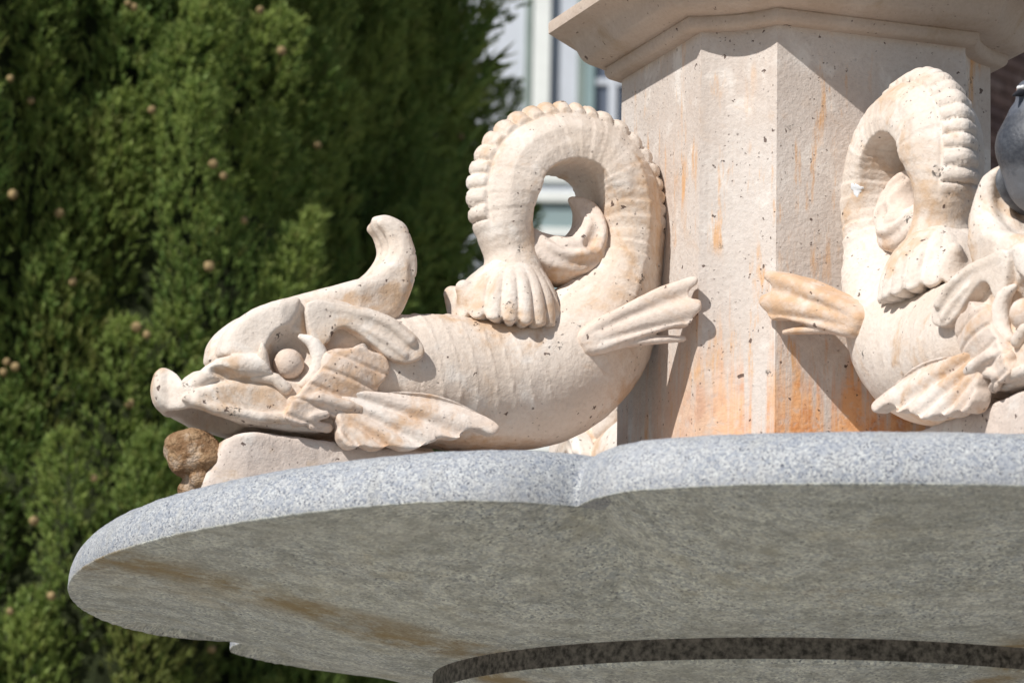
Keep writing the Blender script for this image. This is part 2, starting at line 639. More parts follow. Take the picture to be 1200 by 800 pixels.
def octagon(off, cove=0.0, m=10):
    w = PW + 2 * off * math.tan(math.pi / 8)
    s = PS + off
    pts = []
    for q in range(4):
        a = TH + q * math.pi / 2
        n = (math.sin(a), -math.cos(a))
        t = (math.cos(a), math.sin(a))
        for sg in (-1, 1):
            pts.append((s * n[0] + sg * w / 2 * t[0], s * n[1] + sg * w / 2 * t[1]))
        # hollow corner face between this wide face and the next
        p0 = pts[-1]
        a2 = a + math.pi / 2
        p1 = (s * math.sin(a2) - w / 2 * math.cos(a2), -s * math.cos(a2) - w / 2 * math.sin(a2))
        ac = a + math.pi / 4
        for i in range(1, m):
            u = i / m
            d = cove * (1 - (2 * u - 1) ** 2)
            pts.append((p0[0] + (p1[0] - p0[0]) * u - math.sin(ac) * d, p0[1] + (p1[1] - p0[1]) * u + math.cos(ac) * d))
    return pts


def octo_sweep(profile, coves=None):
    bm = bmesh.new()
    rings = []
    for j, (o, z) in enumerate(profile):
        rings.append([bm.verts.new((x, y, z)) for x, y in octagon(o, coves[j] if coves else 0.0)])
    for r0, r1 in zip(rings[:-1], rings[1:]):
        n = len(r0)
        for i in range(n):
            bm.faces.new((r0[i], r0[(i + 1) % n], r1[(i + 1) % n], r1[i]))
    bm.faces.new(list(reversed(rings[0])))
    bm.faces.new(rings[-1])
    return bm


# ------------------------------------------------------------------ pillar
pillar = thing('stone_pillar', 'pale octagonal travertine pillar with rust stains and a moulded cornice', 'pillar', (0, 0, 0))
bm = octo_sweep([(0, Z_FLOOR), (0, Z_CORN + 0.01)], [COVE, COVE])
arris = [e for e in bm.edges if abs(e.verts[0].co.z - e.verts[1].co.z) > 0.1 and e.calc_face_angle(0) > 0.3]
bmesh.ops.bevel(bm, geom=arris, offset=0.003, segments=2, affect='EDGES', profile=0.5)
obj('shaft', bm_mesh('shaft', bm, M_PILLAR), pillar)
zc = Z_CORN
prof = [(-0.01, zc - 0.004), (0.0145, zc - 0.004), (0.0175, zc - 0.003), (0.021, zc + 0.000), (0.0232, zc + 0.004), (0.0238, zc + 0.008),
        (0.0238, zc + 0.0125), (0.0225, zc + 0.0145), (0.0265, zc + 0.0155),
        (0.034, zc + 0.0160), (0.044, zc + 0.0185), (0.052, zc + 0.0235), (0.0572, zc + 0.0300), (0.0612, zc + 0.0380),
        (0.0652, zc + 0.0460), (0.0705, zc + 0.0535), (0.0775, zc + 0.0590), (0.086, zc + 0.0620), (0.0985, zc + 0.0640),
        (0.1005, zc + 0.0650), (0.1008, zc + 0.080), (0.0985, zc + 0.084), (0.06, zc + 0.088)]
bm = octo_sweep(prof, [COVE * max(0.0, 1 - max(0.0, o_ - 0.03) / 0.07) for o_, z_ in prof])
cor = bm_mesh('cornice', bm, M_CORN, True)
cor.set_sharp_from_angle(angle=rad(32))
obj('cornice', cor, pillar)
bm = octo_sweep([(-0.05, zc + 0.085), (-0.05, zc + 0.45), (0.03, zc + 0.50), (0.03, zc + 0.53)])
obj('upper_block', bm_mesh('upper_block', bm, M_CORN), pillar)

# ------------------------------------------------------------------ basin
basin = thing('fountain_basin', 'wide lobed grey granite fountain basin under the dolphin statues', 'basin', (0.109, -0.065, 0))
BX, BY = 0.109, -0.065
NA = 960


def rim_r(f):
    ph = ((f + 0.0273 + math.pi / 4) % (math.pi / 2)) - math.pi / 4
    q = np.abs(ph / (math.pi / 4))
    return 1.137 - 0.076 * q ** 8 - 0.042 * np.clip((q - 0.87) / 0.13, 0, 1) ** 1.6


fa = np.linspace(0, 2 * np.pi, NA, endpoint=False)
ra = rim_r(fa)
dirx, diry = np.sin(fa + TH), -np.cos(fa + TH)
rings, mid = [], []


def ring(r, z, blend=0.0, jit=0.0):
    """blend 0: centred on the rim's centre, 1: on the pillar's axis"""
    x = dirx * r - BX * blend
    y = diry * r - BY * blend
    zz = z + np.zeros(NA)
    if jit:
        P = np.stack([x, y, zz], 1) * 100
        zz = zz + wobble(P, jit, 0.9, 5) + wobble(P, jit, 3.0, 6)
    rings.append(np.stack([x, y, zz], 1))


R_STEP = 0.52
q_ = 1 - np.abs((((fa + 0.0273 + math.pi / 4) % (math.pi / 2)) - math.pi / 4) / (math.pi / 4))
valley = 0.080 * np.clip(1 - q_ / 0.38, 0, 1) ** 1.2
# inside: floor to rim
ring(0.02 + 0 * ra, Z_FLOOR, 1); mid.append(0)
ring(ra * 0.70, Z_FLOOR); mid.append(0)
ring(ra - 0.13, Z_FLOOR + 0.004); mid.append(0)
ring(ra - 0.098, Z_RIM + 0.046); mid.append(0)
ring(ra - 0.090, Z_RIM + 0.070, 0, 0.0006); mid.append(0)
for ang in np.linspace(0, 1, 12) * math.pi / 2:
    ring(ra - 0.001 - 0.070 * (1 - math.sin(ang)), Z_RIM + 0.003 + 0.070 * math.cos(ang) ** 0.9, 0, 0.0006 if ang < 1.4 else 0.0003); mid.append(0)
ring(ra - 0.002, Z_RIM + 0.0005, 0, 0.0006); mid.append(1)
for t in np.linspace(0.012, 1, 26):
    s = t * t * (3 - 2 * t)
    r = (1 - t) * ra + t * R_STEP
    ring(r, Z_RIM - 0.090 * (0.25 * t + 0.75 * s) + valley * (t * 10 if t < 0.1 else 1) * (1 - t) ** 1.3, t, 0.0); mid.append(1)
zs = Z_RIM - 0.090
for q in (0.006, 0.014, 0.022, 0.028):
    ring(R_STEP + 0 * ra, zs - q, 1); mid.append(2)
ring(R_STEP - 0.006 + 0 * ra, zs - 0.033, 1); mid.append(1)
for t in np.linspace(0.05, 1, 10):
    ring(R_STEP - 0.006 - t * 0.28 + 0 * ra, zs - 0.033 - 0.10 * t * t, 1); mid.append(1)
Vb = np.concatenate(rings)
nr = len(rings)
ii = np.arange(NA)
Fb, mi = [], []
for r_ in range(nr - 1):
    a, b = r_ * NA + ii, r_ * NA + (ii + 1) % NA
    Fb.append(np.stack([a, a + NA, b + NA, b], 1)[:, ::-1])
    mi.append(np.full(NA, mid[r_ + 1] if mid[r_ + 1] != 0 else mid[r_]))
Fb = np.concatenate(Fb)
mi = np.concatenate(mi)
bowl = obj('bowl', mesh_np('bowl', Vb, Fb[:, ::-1] if False else Fb, [M_GRAN, M_UNDER, M_GRIME], True, mi), basin)


def lathe(profile, n=64, axis=(0, 0)):
    V, F = [], []
    for r, z in profile:
        for i in range(n):
            a = 2 * math.pi * i / n
            V.append((axis[0] + r * math.cos(a), axis[1] + r * math.sin(a), z))
    for j in range(len(profile) - 1):
        for i in range(n):
            F.append((j * n + i, j * n + (i + 1) % n, (j + 1) * n + (i + 1) % n, (j + 1) * n + i))
    return np.array(V), np.array(F)


V, F = lathe([(0.02, 0.0), (0.55, 0.0), (0.55, 0.16), (0.48, 0.20), (0.40, 0.24), (0.30, 0.34), (0.22, 0.50), (0.19, 0.75), (0.20, 1.1), (0.24, 1.4),
              (0.27, 1.6), (0.26, 1.8), (0.20, 1.95), (0.22, 2.05), (0.28, 2.12), (0.30, 2.17), (0.02, 2.18)], 64, (-BX, -BY))
obj('stem', mesh_np('stem', V, F, M_UNDER), basin)
print('basin done')

# ------------------------------------------------------------------ dolphin: body with coiled tail and head
SPINE = [(46.9, 10.6, 7.6), (40.7, 10.9, 8.5), (33.2, 11.0, 9.3), (24.4, 11.3, 9.5), (16.7, 13.2, 9.5), (10.9, 17.8, 9.0), (7.2, 22.9, 7.6),
         (5.2, 27.8, 6.0), (4.2, 32.2, 5.2), (4.1, 37.2, 5.0), (5.0, 42.0, 4.7), (7.2, 45.4, 4.4), (10.6, 47.4, 4.2), (15.4, 47.9, 4.1),
         (19.9, 46.2, 4.1), (23.0, 43.2, 4.1), (24.2, 38.8, 4.1), (23.6, 34.3, 4.0), (22.2, 30.0, 3.7), (21.9, 26.6, 4.3), (22.1, 22.8, 5.7)]
sp = spline(SPINE, 74)
fld = Field((-2, 0, -0.5), (76, 11.0, 54.5), 0.23, True)
for i in range(len(sp) - 1):
    a, b = sp[i], sp[i + 1]
    ys = float(np.interp(i, (0, 16, 24, 32, 46, 58, 65, 72), (0.95, 0.95, 1.10, 1.36, 1.36, 1.24, 1.12, 1.22)))
    fld.chain([(a[0], 0, a[1], a[2]), (b[0], 0, b[1], b[2])], 0.0, ys, 'add', float(np.interp(i, (0, 18, 30, 56, 64), (2.001, 2.001, 2.5, 2.5, 2.1))))
# skull
fld.ell((50.0, 0, 10.3), (8.6, 7.2, 8.6), 'add', 1.5)
# snout: duck bill with upturned tip
fld.poly([(56, 9.4), (61, 8.6), (65.5, 7.4), (68.6, 6.1), (69.9, 6.7), (70.9, 8.6), (72.0, 9.5), (73.1, 8.9), (73.5, 7.0), (73.0, 4.8), (71.8, 3.6), (70.4, 3.4), (69, 3.7),
          (66, 2.7), (60, 1.6), (54, 1.2), (49, 2.6), (48, 10.5)], 0.0,
         lambda X, Z: np.maximum(7.2 - 0.10 * np.clip(X - 55, 0, 20) - 0.95 * np.clip(X - 68.8, 0, 5) ** 1.1, 2.2) - 0.35 * np.clip(Z - 6.5, 0, 3), 0.9, 'add', 0.7)
# raised rolls beside the nostrils
fld.chain([tuple(p) for p in spline([(56.6, 6.3, 8.8, 1.3), (59.4, 6.2, 9.5, 1.6), (62.6, 5.9, 9.6, 1.6), (65.6, 5.3, 9.1, 1.45), (67.8, 4.4, 7.7, 1.1), (69.4, 3.4, 6.4, 0.8)], 11)], 0.6)
fld.ell((65.7, 6.5, 8.3), (2.1, 1.1, 0.85), 'sub', 0.35, 0.25)
fld.ell((62.0, 8.2, 6.0), (5.4, 1.5, 1.9), 'sub', 0.4, 0.15)
# hollow of the mouth
fld.ell((66.2, 0, 1.0), (6.3, 5.3, 4.6), 'sub', 0.3)
fld.ell((58, 0, -0.6), (9, 6.2, 3.2), 'sub', 0.3)
# rolled lip along the lower edge of the bill
fld.chain([(70.2, 4.6, 4.8, 0.55), (66, 6.1, 3.4, 0.7), (60.5, 7.2, 2.6, 0.75), (56.5, 7.5, 2.6, 0.8)], 0.35)
# brow mass
fld.poly([(64.0, 10.4), (64.6, 13.0), (63.2, 15.6), (60.8, 17.6), (57.5, 19.0), (53.5, 20.0), (49, 20.2), (45.5, 18.5), (46, 12), (52, 8.5), (60, 8.8)], 0.0,
         lambda X, Z: 6.2 - 0.12 * np.clip(X - 56, 0, 9) ** 1.3, 2.0, 'add', 0.8)
# heavy lid overhanging the eye, ending in a sharp corner
fld.poly([(64.9, 11.0), (65.2, 12.8), (64.4, 14.9), (62.3, 17.1), (59.3, 18.7), (55.6, 19.7), (54.9, 18.6), (55.4, 16.9), (57.0, 14.6), (58.6, 12.6), (60.8, 10.8)],
         lambda X, Z: 5.2 - 0.30 * np.clip(X - 58, 0, 8), lambda X, Z: 2.2 + 0 * X, 1.3, 'add', 0.4)
# eye socket and the hollows behind it
fld.ell((56.2, 8.6, 11.6), (4.0, 4.6, 4.2), 'sub', 0.35)
fld.ell((53.6, 8.4, 15.2), (2.0, 2.6, 2.4), 'sub', 0.4)
fld.ell((47.6, 8.6, 14.0), (2.9, 2.2, 1.5), 'sub', 0.4, -0.4)
fld.ell((58.4, 8.4, 6.6), (1.6, 1.6, 1.3), 'sub', 0.3)
V, Q = fld.extract()
V = relax(V, Q, 1, 0.5)
# surface carving on the body: growth rings, belly lines, scalloped crest along the outside of the coil
dense = spline(SPINE, 467)
seg = np.concatenate([[0], np.cumsum(np.hypot(*np.diff(dense[:, :2], axis=0).T))])
tan = np.gradient(dense[:, :2], axis=0)
tan /= np.linalg.norm(tan, axis=1, keepdims=True)
outw = np.stack([tan[:, 1], -tan[:, 0]], 1)                 # away from the coil's centre
cc = np.array([14.6, 36.5])
if ((dense[260, :2] - cc) * outw[260]).sum() < 0:
    outw = -outw
P2 = V[:, [0, 2]]
near = np.empty(len(V), int)
for i0 in range(0, len(V), 40000):
    blk = P2[i0:i0 + 40000]
    dd = (blk ** 2).sum(1)[:, None] - 2 * blk @ dense[:, :2].T + (dense[:, :2] ** 2).sum(1)[None]
    near[i0:i0 + 40000] = dd.argmin(1)
s = seg[near]
S = s.copy()
rv = P2 - dense[near, :2]
a = (rv * outw[near]).sum(1)
b = V[:, 1]
angc = np.arctan2(np.abs(b), a)
N = normals(V, Q)
disp = np.zeros(len(V))
step = lambda x, lo, hi: (lambda t: t * t * (3 - 2 * t))(np.clip((x - lo) / (hi - lo), 0, 1))
ar = np.clip(a / np.maximum(dense[near, 2], 1), -1, 1)
V[:, 1] *= 1 - step(s, 34, 46) * (1 - step(s, seg[-1] - 17, seg[-1] - 9)) * (0.72 * np.clip(ar, 0, 1) ** 1.15 - 0.04 * np.clip(-ar, 0, 1))
inn = step(s, 55, 66) * (1 - step(s, seg[-1] - 17, seg[-1] - 9)) * np.clip(-ar * 2.0, 0, 1)
br = b / np.maximum(dense[near, 2] * 1.36, 1)
ln_ = np.hypot(ar, br)
sq = 1 + 0.75 * inn * (ln_ / np.maximum(np.maximum(np.abs(ar), np.abs(br)), 1e-3) - 1)
V[:, 1] *= sq * (1 + 0.06 * inn)
da_ = a * (sq * (1 + 0.10 * inn) - 1)
V[:, 0] += outw[near, 0] * da_
V[:, 2] += outw[near, 1] * da_
push = 0.35 * np.clip(ar, 0, 1) ** 2 * step(s, 48, 58) * (1 - step(s, seg[-1] - 17, seg[-1] - 10))
V[:, 0] += outw[near, 0] * push
V[:, 2] += outw[near, 1] * push
b = V[:, 1]
angc = np.arctan2(np.abs(b), a)
N = normals(V, Q)
headw = np.clip((46.5 - V[:, 0]) / 3.0, 0, 1) * (s > 0.5)
seg_at = lambda k: seg[int(k)]


def step(x, lo, hi):
    t = np.clip((x - lo) / (hi - lo), 0, 1)
    return t * t * (3 - 2 * t)


s_end = seg[-1] - 6.8
# thin raised lines on the trunk, slanted a little as they go down the flank
sl = s + 0.16 * (V[:, 2] - 11) * (s < 34)
ph = (sl / 2.55 + 0.05 * np.sin(sl * 0.9)) % 1.0
line = np.exp(-((ph - 0.5) / 0.075) ** 2)
tr = step(s, 3, 9) * (1 - step(s, 24, 31)) * step(V[:, 2], 2.5, 9.0)
disp += headw * tr * line * 0.10
# overlapping rings on the tail
ph = (s / 2.0 + 0.10 * np.cos(angc) + 0.12 * np.sin(s * 0.7)) % 1.0
saw = np.where(ph < 0.86, ph / 0.86, (1 - ph) / 0.14)
ta = step(s, 33, 41) * (1 - step(s, s_end - 7, s_end - 3)) * step(angc, 0.45, 0.8)
disp += headw * ta * (saw - 0.5) * 0.20 * (1 - 0.45 * step(s, 58, 66)) * (0.75 + 0.5 * np.sin(s * 1.9) * np.sin(V[:, 1] * 0.5 + s))
# scalloped crest
on = step(s, 52, 58) * (1 - step(s, s_end - 6.5, s_end - 3.5))
crest = 1 - step(angc, 0.66, 0.78)
lobe = np.abs(np.sin(np.pi * (s + 0.2 * np.sin(s * 0.5)) / 1.72))
disp += on * crest * (0.12 + 0.78 * (lobe ** 0.50 - 0.55)) * (0.55 + 0.45 * step(s, 54, 62))
groove = np.exp(-((angc - 0.82) / 0.07) ** 2)
disp -= on * groove * 0.24
disp += wobble(V, 0.07, 0.35, 3) + wobble(V, 0.03, 1.3, 4)
V = V + N * disp[:, None]
BODY_V, BODY_Q, BODY_N = V, Q, normals(V, Q)
ME_BODY = make('body', (V, Q), M_STONE)
print('body', len(V))


def sculpt(lo, hi, h, build, relax_it=1, amp=0.05, sym=False, extra=None, seed=1):
    f = Field(lo, hi, h, sym)
    build(f)
    v, q = f.extract()
    v = relax(v, q, relax_it, 0.45)
    n = normals(v, q)
    dsp = wobble(v, amp, 0.5, seed) + wobble(v, amp * 0.5, 1.8, seed + 9)
    if extra is not None:
        dsp = dsp + extra(v, n)
    return v + n * dsp[:, None], q


# forehead crest with the upright shell-like curl
def b_crest(f):
    f.poly([(60.0, 17.6), (57, 19.8), (53.3, 21.2), (47.2, 23.2), (44.6, 24.3), (42.3, 26.2), (41.1, 28.6), (41.8, 30.8), (43.0, 31.9), (42.7, 33.2), (40.8, 33.6),
            (38.9, 32.7), (37.9, 30.4), (37.3, 27.8), (37.4, 25.4), (38.2, 22.6), (39.6, 19.0), (42.2, 17.5), (47.1, 16.5), (54.5, 15.5)], 0.0,
           lambda X, Z: np.where(Z > 20, np.interp(Z, (20, 23, 25.5, 28, 30.5, 32, 33.2), (4.8, 5.2, 5.0, 4.3, 3.8, 3.3, 2.4)), 4.8) * np.clip(1 - 0.055 * np.clip(X - 46, 0, 20), 0.3, 1), 1.7)
    f.ell((46.4, 0, 29.5), (4.2, 3.4, 5.6), 'sub', 0.7)
    f.ell((48.5, 0, 25.4), (5.0, 2.8, 2.6), 'sub', 0.7)
    for sy in (1,):
        f.ell((38.2, 5.9, 25.2), (1.2, 1.6, 4.2), 'sub', 0.3, -0.15)


def x_crest(v, n):
    return 0.16 * np.cos(v[:, 1] * 2.3) * step(v[:, 2], 23, 25.5) * step(n[:, 0], 0.1, 0.6) - 0.10 * (np.abs(np.sin(v[:, 2] * 0.9 + 0.5 * v[:, 0])) < 0.18) * step(v[:, 2], 21, 24) * step(-n[:, 0], 0.1, 0.6)


ME_CREST = make('forehead_crest', sculpt((34, 0, 13), (62, 7, 35), 0.24, b_crest, 2, 0.06, True, x_crest), M_STONE)


# tail fluke draped over the back
NFL = 21


def b_fluke(f):
    prof_ = spline([(22.1, 30.2, 2.9), (21.9, 28.4, 3.5), (21.9, 26.4, 4.3), (22.1, 24.2, 5.5), (22.6, 22.2, 6.8), (23.0, 20.6, 7.6), (23.1, 19.0, 8.0)], 19)
    for p0, p1 in zip(prof_[:-1], prof_[1:]):
        f.chain([(p0[0], 0, p0[1], p0[2]), (p1[0], 0, p1[1], p1[2])], 0.0, 1.17)

    def below(x, y, z):
        an = np.arctan2(y / 1.17, x - 22.6)
        lobe_ = np.abs(np.cos(an * NFL / 2)) ** 0.6
        return z - (20.6 - 0.95 * lobe_ - 1.5 * np.abs(np.sin(an)) ** 2)
    f.put((-1e3, -1e3, 0), (1e3, 1e3, 24), below, 'sub', 0.5)
    # the outer lobes sweep forward and turn up at the tip
    for sy in (-1, 1):
        f.chain([tuple(q) for q in spline([(23.8, 1.2 * sy, 28.5, 0.9), (25.0, 1.9 * sy, 26.0, 2.0), (26.8, 2.4 * sy, 23.6, 2.1), (28.8, 2.5 * sy, 22.6, 1.75), (30.0, 2.4 * sy, 24.0, 1.2)], 11)], 1.0)


def x_fluke(v, n):
    an = np.arctan2(v[:, 1] / 1.17, v[:, 0] - 22.6)
    w = np.abs(np.cos(an * NFL / 2))
    return (0.62 * (w ** 0.6 - 0.66)) * step(31.0 - v[:, 2], 2.0, 9.5) * step(1 - np.abs(n[:, 2]), 0.1, 0.5) * (1 - step(v[:, 0], 28.0, 29.0))


ME_FLUKE = make('tail_fluke', sculpt((13, -11, 16), (33, 11, 34), 0.2, b_fluke, 1, 0.05, False, x_fluke, 21), M_STONE)


# inner leaf of the tail, rolled up inside the coil
def b_curl(f):
    pts = spline([(20.4, 32.2, 2.0), (18.4, 30.6, 2.9), (15.8, 29.7, 3.5), (12.9, 30.0, 3.6), (10.9, 32.2, 3.2), (10.3, 35.0, 2.5), (11.2, 37.3, 1.7), (13.2, 38.6, 0.6)], 26)
    for i in range(len(pts) - 1):
        p, q2 = pts[i], pts[i + 1]
        f.chain([(p[0], 0, p[1], p[2]), (q2[0], 0, q2[1], q2[2])], 0.0, 1.5 - 0.25 * abs(i / 13 - 1))
    f.ell((15.7, 0, 36.0), (2.7, 9.0, 2.9), 'sub', 0.3)
    for sy in (-1, 1):
        f.ell((12.3, 6.6 * sy, 34.0), (2.4, 3.3, 4.6), 'sub', 0.2, -0.35)
        f.ell((16.0, 6.2 * sy, 31.0), (2.8, 1.7, 1.0), 'sub', 0.25, 0.15)


def x_curl(v, n):
    return 0.22 * np.sin(2.9 * np.hypot(v[:, 0] - 14.6, v[:, 2] - 34.6)) * step(np.abs(n[:, 1]), 0.2, 0.7)


ME_CURL = make('tail_curl', sculpt((6, -7.4, 24), (24, 7.4, 41), 0.2, b_curl, 1, 0.04, False, x_curl, 31), M_FIN)


# fins, cheek leaves, lids, eyes: built for the y > 0 side, mirrored for the other
def ribs(v, cx, cz, n, a0, a1, depth, bend=0.0):
    """shallow flutes fanning out from a root point in the x-z plane"""
    dx, dz = cx - v[:, 0], v[:, 2] - cz
    rr = np.hypot(dx, dz)
    u = (np.arctan2(dz, dx) + bend * rr - a0) / (a1 - a0)
    w = np.abs(((u * n) % 1.0) - 0.5) * 2                     # 1 at the flutes, 0 on the ribs
    return -depth * (0.5 - 0.5 * np.cos(np.pi * w)) ** 1.6 * step(rr, 6.0, 15.0)


def b_side(f):
    f.poly([(15.4, 17.2), (13.6, 19.6), (10.6, 21.6), (6.8, 23.8), (3.6, 25.0), (1.2, 25.7), (0.7, 24.4), (1.7, 23.1), (0.5, 22.2), (0.6, 20.3), (1.8, 18.6), (3.4, 18.4), (8, 17.0), (13.4, 14.8)],
           lambda X, Z: 8.0 + 0.56 * np.clip(14.5 - X, 0, 14) - 0.08 * np.abs(Z - 21), lambda X, Z: 2.3 - 0.03 * np.clip(12 - X, 0, 12), 0.9)
    f.chain([tuple(p) for p in spline([(14.0, 8.2, 15.4, 0.9), (9.2, 11.0, 16.4, 0.9), (4.8, 13.0, 16.9, 0.8), (1.9, 13.9, 17.1, 0.6)], 9)], 0.3)
    f.chain([(15.0, 5.0, 17.6, 2.4), (9, 9.2, 19.6, 1.8)], 1.0)


def x_side(v, n):
    return ribs(v, 21.0, 13.6, 2.6, 0.20, 0.66, 0.50, 0.004)


VQ = sculpt((-1, 3, 12), (20, 20, 29), 0.2, b_side, 2, 0.05, False, x_side, seed=41)
ME_SIDE = [make('side_fin', VQ, M_FIN), make('side_fin', mirror(*VQ), M_FIN)]


def b_pect(f):
    f.poly([(49.7, 6.3), (45.5, 7.4), (40.6, 7.6), (35.7, 7.0), (31.3, 5.6), (28.9, 4.2), (28.4, 2.6), (29.6, 1.5), (31.4, 2.2), (32.8, 1.9), (33.8, 0.6), (36.4, 0.9), (37.6, 0.0), (39.4, -0.9), (46.4, -1.2), (49.5, -0.8), (50.2, 2.2)],
           lambda X, Z: 7.3 + 0.23 * np.clip(49 - X, 0, 22) + 0.24 * np.clip(6 - Z, 0, 9), lambda X, Z: 1.5 - 0.02 * np.clip(42 - X, 0, 20), 0.6)


def x_pect(v, n):
    return ribs(v, 57.0, 8.0, 3.0, -0.50, 0.02, 0.75, 0.005)


VQ = sculpt((26, 4, -4), (52, 17, 11), 0.2, b_pect, 2, 0.05, False, x_pect, seed=51)
ME_PECT = [make('pectoral_fin', VQ, M_FIN), make('pectoral_fin', mirror(*VQ), M_FIN)]


def b_cheek(f):
    f.poly([(53.4, 8.7), (51.4, 10.7), (49.4, 12.0), (46.6, 13.7), (45.7, 12.7), (43.7, 12.4), (42.7, 10.6), (43.4, 8.9), (44.6, 7.7), (44.8, 5.4), (46.3, 3.5), (49.4, 3.0), (51.8, 3.7), (52.7, 2.6), (55.1, 1.7), (57.4, 2.5), (56.7, 4.4), (55.5, 6.0)],
           7.4, lambda X, Z: 1.5 + 0.0 * X, 0.35)
    f.ell((48.4, 8.2, 9.4), (4.4, 1.5, 3.0), 'add', 0.6, 0.5)
    f.chain([(56.2, 8.0, 4.9, 0.8), (52.6, 8.7, 5.6, 0.9), (48.6, 9.0, 4.8, 0.9), (46.2, 8.7, 4.6, 0.8)], 0.35)
    f.chain([(51.8, 8.8, 3.5, 0.6), (53.6, 8.6, 3.0, 0.7), (53.4, 8.2, 1.9, 0.7), (51.0, 7.4, 1.9, 0.7)], 0.25)


def x_cheek(v, n):
    u = v[:, 2] * 0.95 - v[:, 0] * 0.30
    return -0.30 * np.exp(-(((u / 2.6) % 1.0 - 0.5) / 0.12) ** 2) * step(n[:, 1], 0.2, 0.8)


VQ = sculpt((40, 4.5, 0), (58, 11, 16), 0.2, b_cheek, 1, 0.06, False, x_cheek, 61)
ME_CHEEK = [make('cheek_leaf', VQ, M_FIN), make('cheek_leaf', mirror(*VQ), M_FIN)]


def b_gill(f):
    f.poly([(54.3, 18.9), (49.6, 19.0), (44.7, 18.3), (41.0, 16.6), (38.4, 14.0), (38.5, 12.2), (40.6, 11.3), (43.1, 11.9), (45.6, 13.9), (48.6, 15.7), (50.3, 15.3), (51.2, 13.6), (52.6, 12.7), (53.6, 14.1)],
           lambda X, Z: 5.9 + 0.17 * np.clip(54 - X, 0, 16), lambda X, Z: 1.45 + 0 * X, 0.35)
    f.chain([tuple(p) for p in spline([(53.0, 6.9, 18.2, 0.5), (48, 7.9, 18.0, 0.6), (43.5, 9.0, 16.8, 0.7), (40.2, 9.6, 14.4, 0.8)], 9)], 0.35)
    f.chain([tuple(p) for p in spline([(47.6, 8.2, 16.2, 0.3), (44.2, 8.9, 14.6, 0.5), (41.0, 9.4, 12.4, 0.6)], 9)], 0.3)


VQ = sculpt((36, 4, 10), (57, 12, 22), 0.2, b_gill, 1, 0.06, seed=71)
ME_GILL = [make('gill_leaf', VQ, M_STONE), make('gill_leaf', mirror(*VQ), M_STONE)]


def b_lid(f):
    f.chain([tuple(p) for p in spline([(54.8, 6.4, 14.2, 0.45), (53.1, 6.9, 13.3, 1.0), (52.2, 7.1, 11.2, 1.25), (52.8, 7.1, 9.0, 1.1), (54.4, 6.9, 7.6, 0.7)], 12)], 0.2)
    f.chain([(61.2, 5.6, 8.4, 1.0), (60.2, 6.6, 9.6, 1.1), (60.3, 6.9, 11.2, 0.75), (60.4, 7.0, 12.6, 0.3)], 0.5)
    f.chain([(60.6, 6.0, 8.4, 0.9), (58.4, 7.0, 8.0, 0.8), (57.0, 7.2, 6.8, 0.9)], 0.5)


VQ = sculpt((50, 4, 5), (63, 9, 16), 0.18, b_lid, 1, 0.04, seed=81)
ME_LID = [make('eyelid', VQ, M_STONE), make('eyelid', mirror(*VQ), M_STONE)]


def b_eye(f):
    f.ell((56.2, 5.6, 10.5), (2.1, 2.1, 2.1))


VQ = sculpt((53, 2, 7), (60, 9, 14), 0.2, b_eye, 1, 0.05, seed=91)
ME_EYE = [make('eye', VQ, M_FIN), make('eye', mirror(*VQ), M_FIN)]


# slab under the dolphin and the crusted water spout at its front
ZB = (Z_FLOOR - Z_BASE) * 100


def b_base(f):
    f.poly([(0.2, ZB + 0.05), (67.6, ZB + 0.05), (67.4, -6.0), (66.2, -4.0), (65.6, -2.0), (64.8, -0.5), (63.2, 0.3), (61.0, 0.7), (56, 0.5), (45, 0.1), (30, 0.0), (0.2, 0.0)], 0.0,
           lambda X, Z: 7.1 - 0.16 * np.clip(X - 62, 0, 6) ** 1.5, 0.7, smooth=False)


ME_BASE = make('base', sculpt((-1, 0, ZB - 1), (69, 9, 2), 0.42, b_base, 1, 0.10, True, seed=101), M_BASE)


def b_spout(f):
    f.ell((68.0, 1.0, -1.6), (4.0, 4.0, 2.8), 'add', 0.0, 0.15)
    f.ell((68.7, 1.8, -3.2), (2.8, 2.8, 2.4), 'add', 1.0)
    f.ell((66.6, 3.6, -3.4), (2.0, 2.2, 1.6), 'add', 0.9)
    f.ell((67.2, 2.8, -5.8), (1.7, 2.0, 1.6), 'add', 0.5)
    f.ell((67.8, 0.6, -6.8), (1.8, 1.9, 1.7), 'add', 0.6)
    f.ell((67.0, 2.0, -8.4), (1.5, 2.2, 1.6), 'add', 0.6)


ME_SPOUT = make('water_spout', sculpt((62, -6, -12), (74, 8, 4), 0.22, b_spout, 1, 0.26, seed=111), M_SPOUT)
print('dolphin parts done')

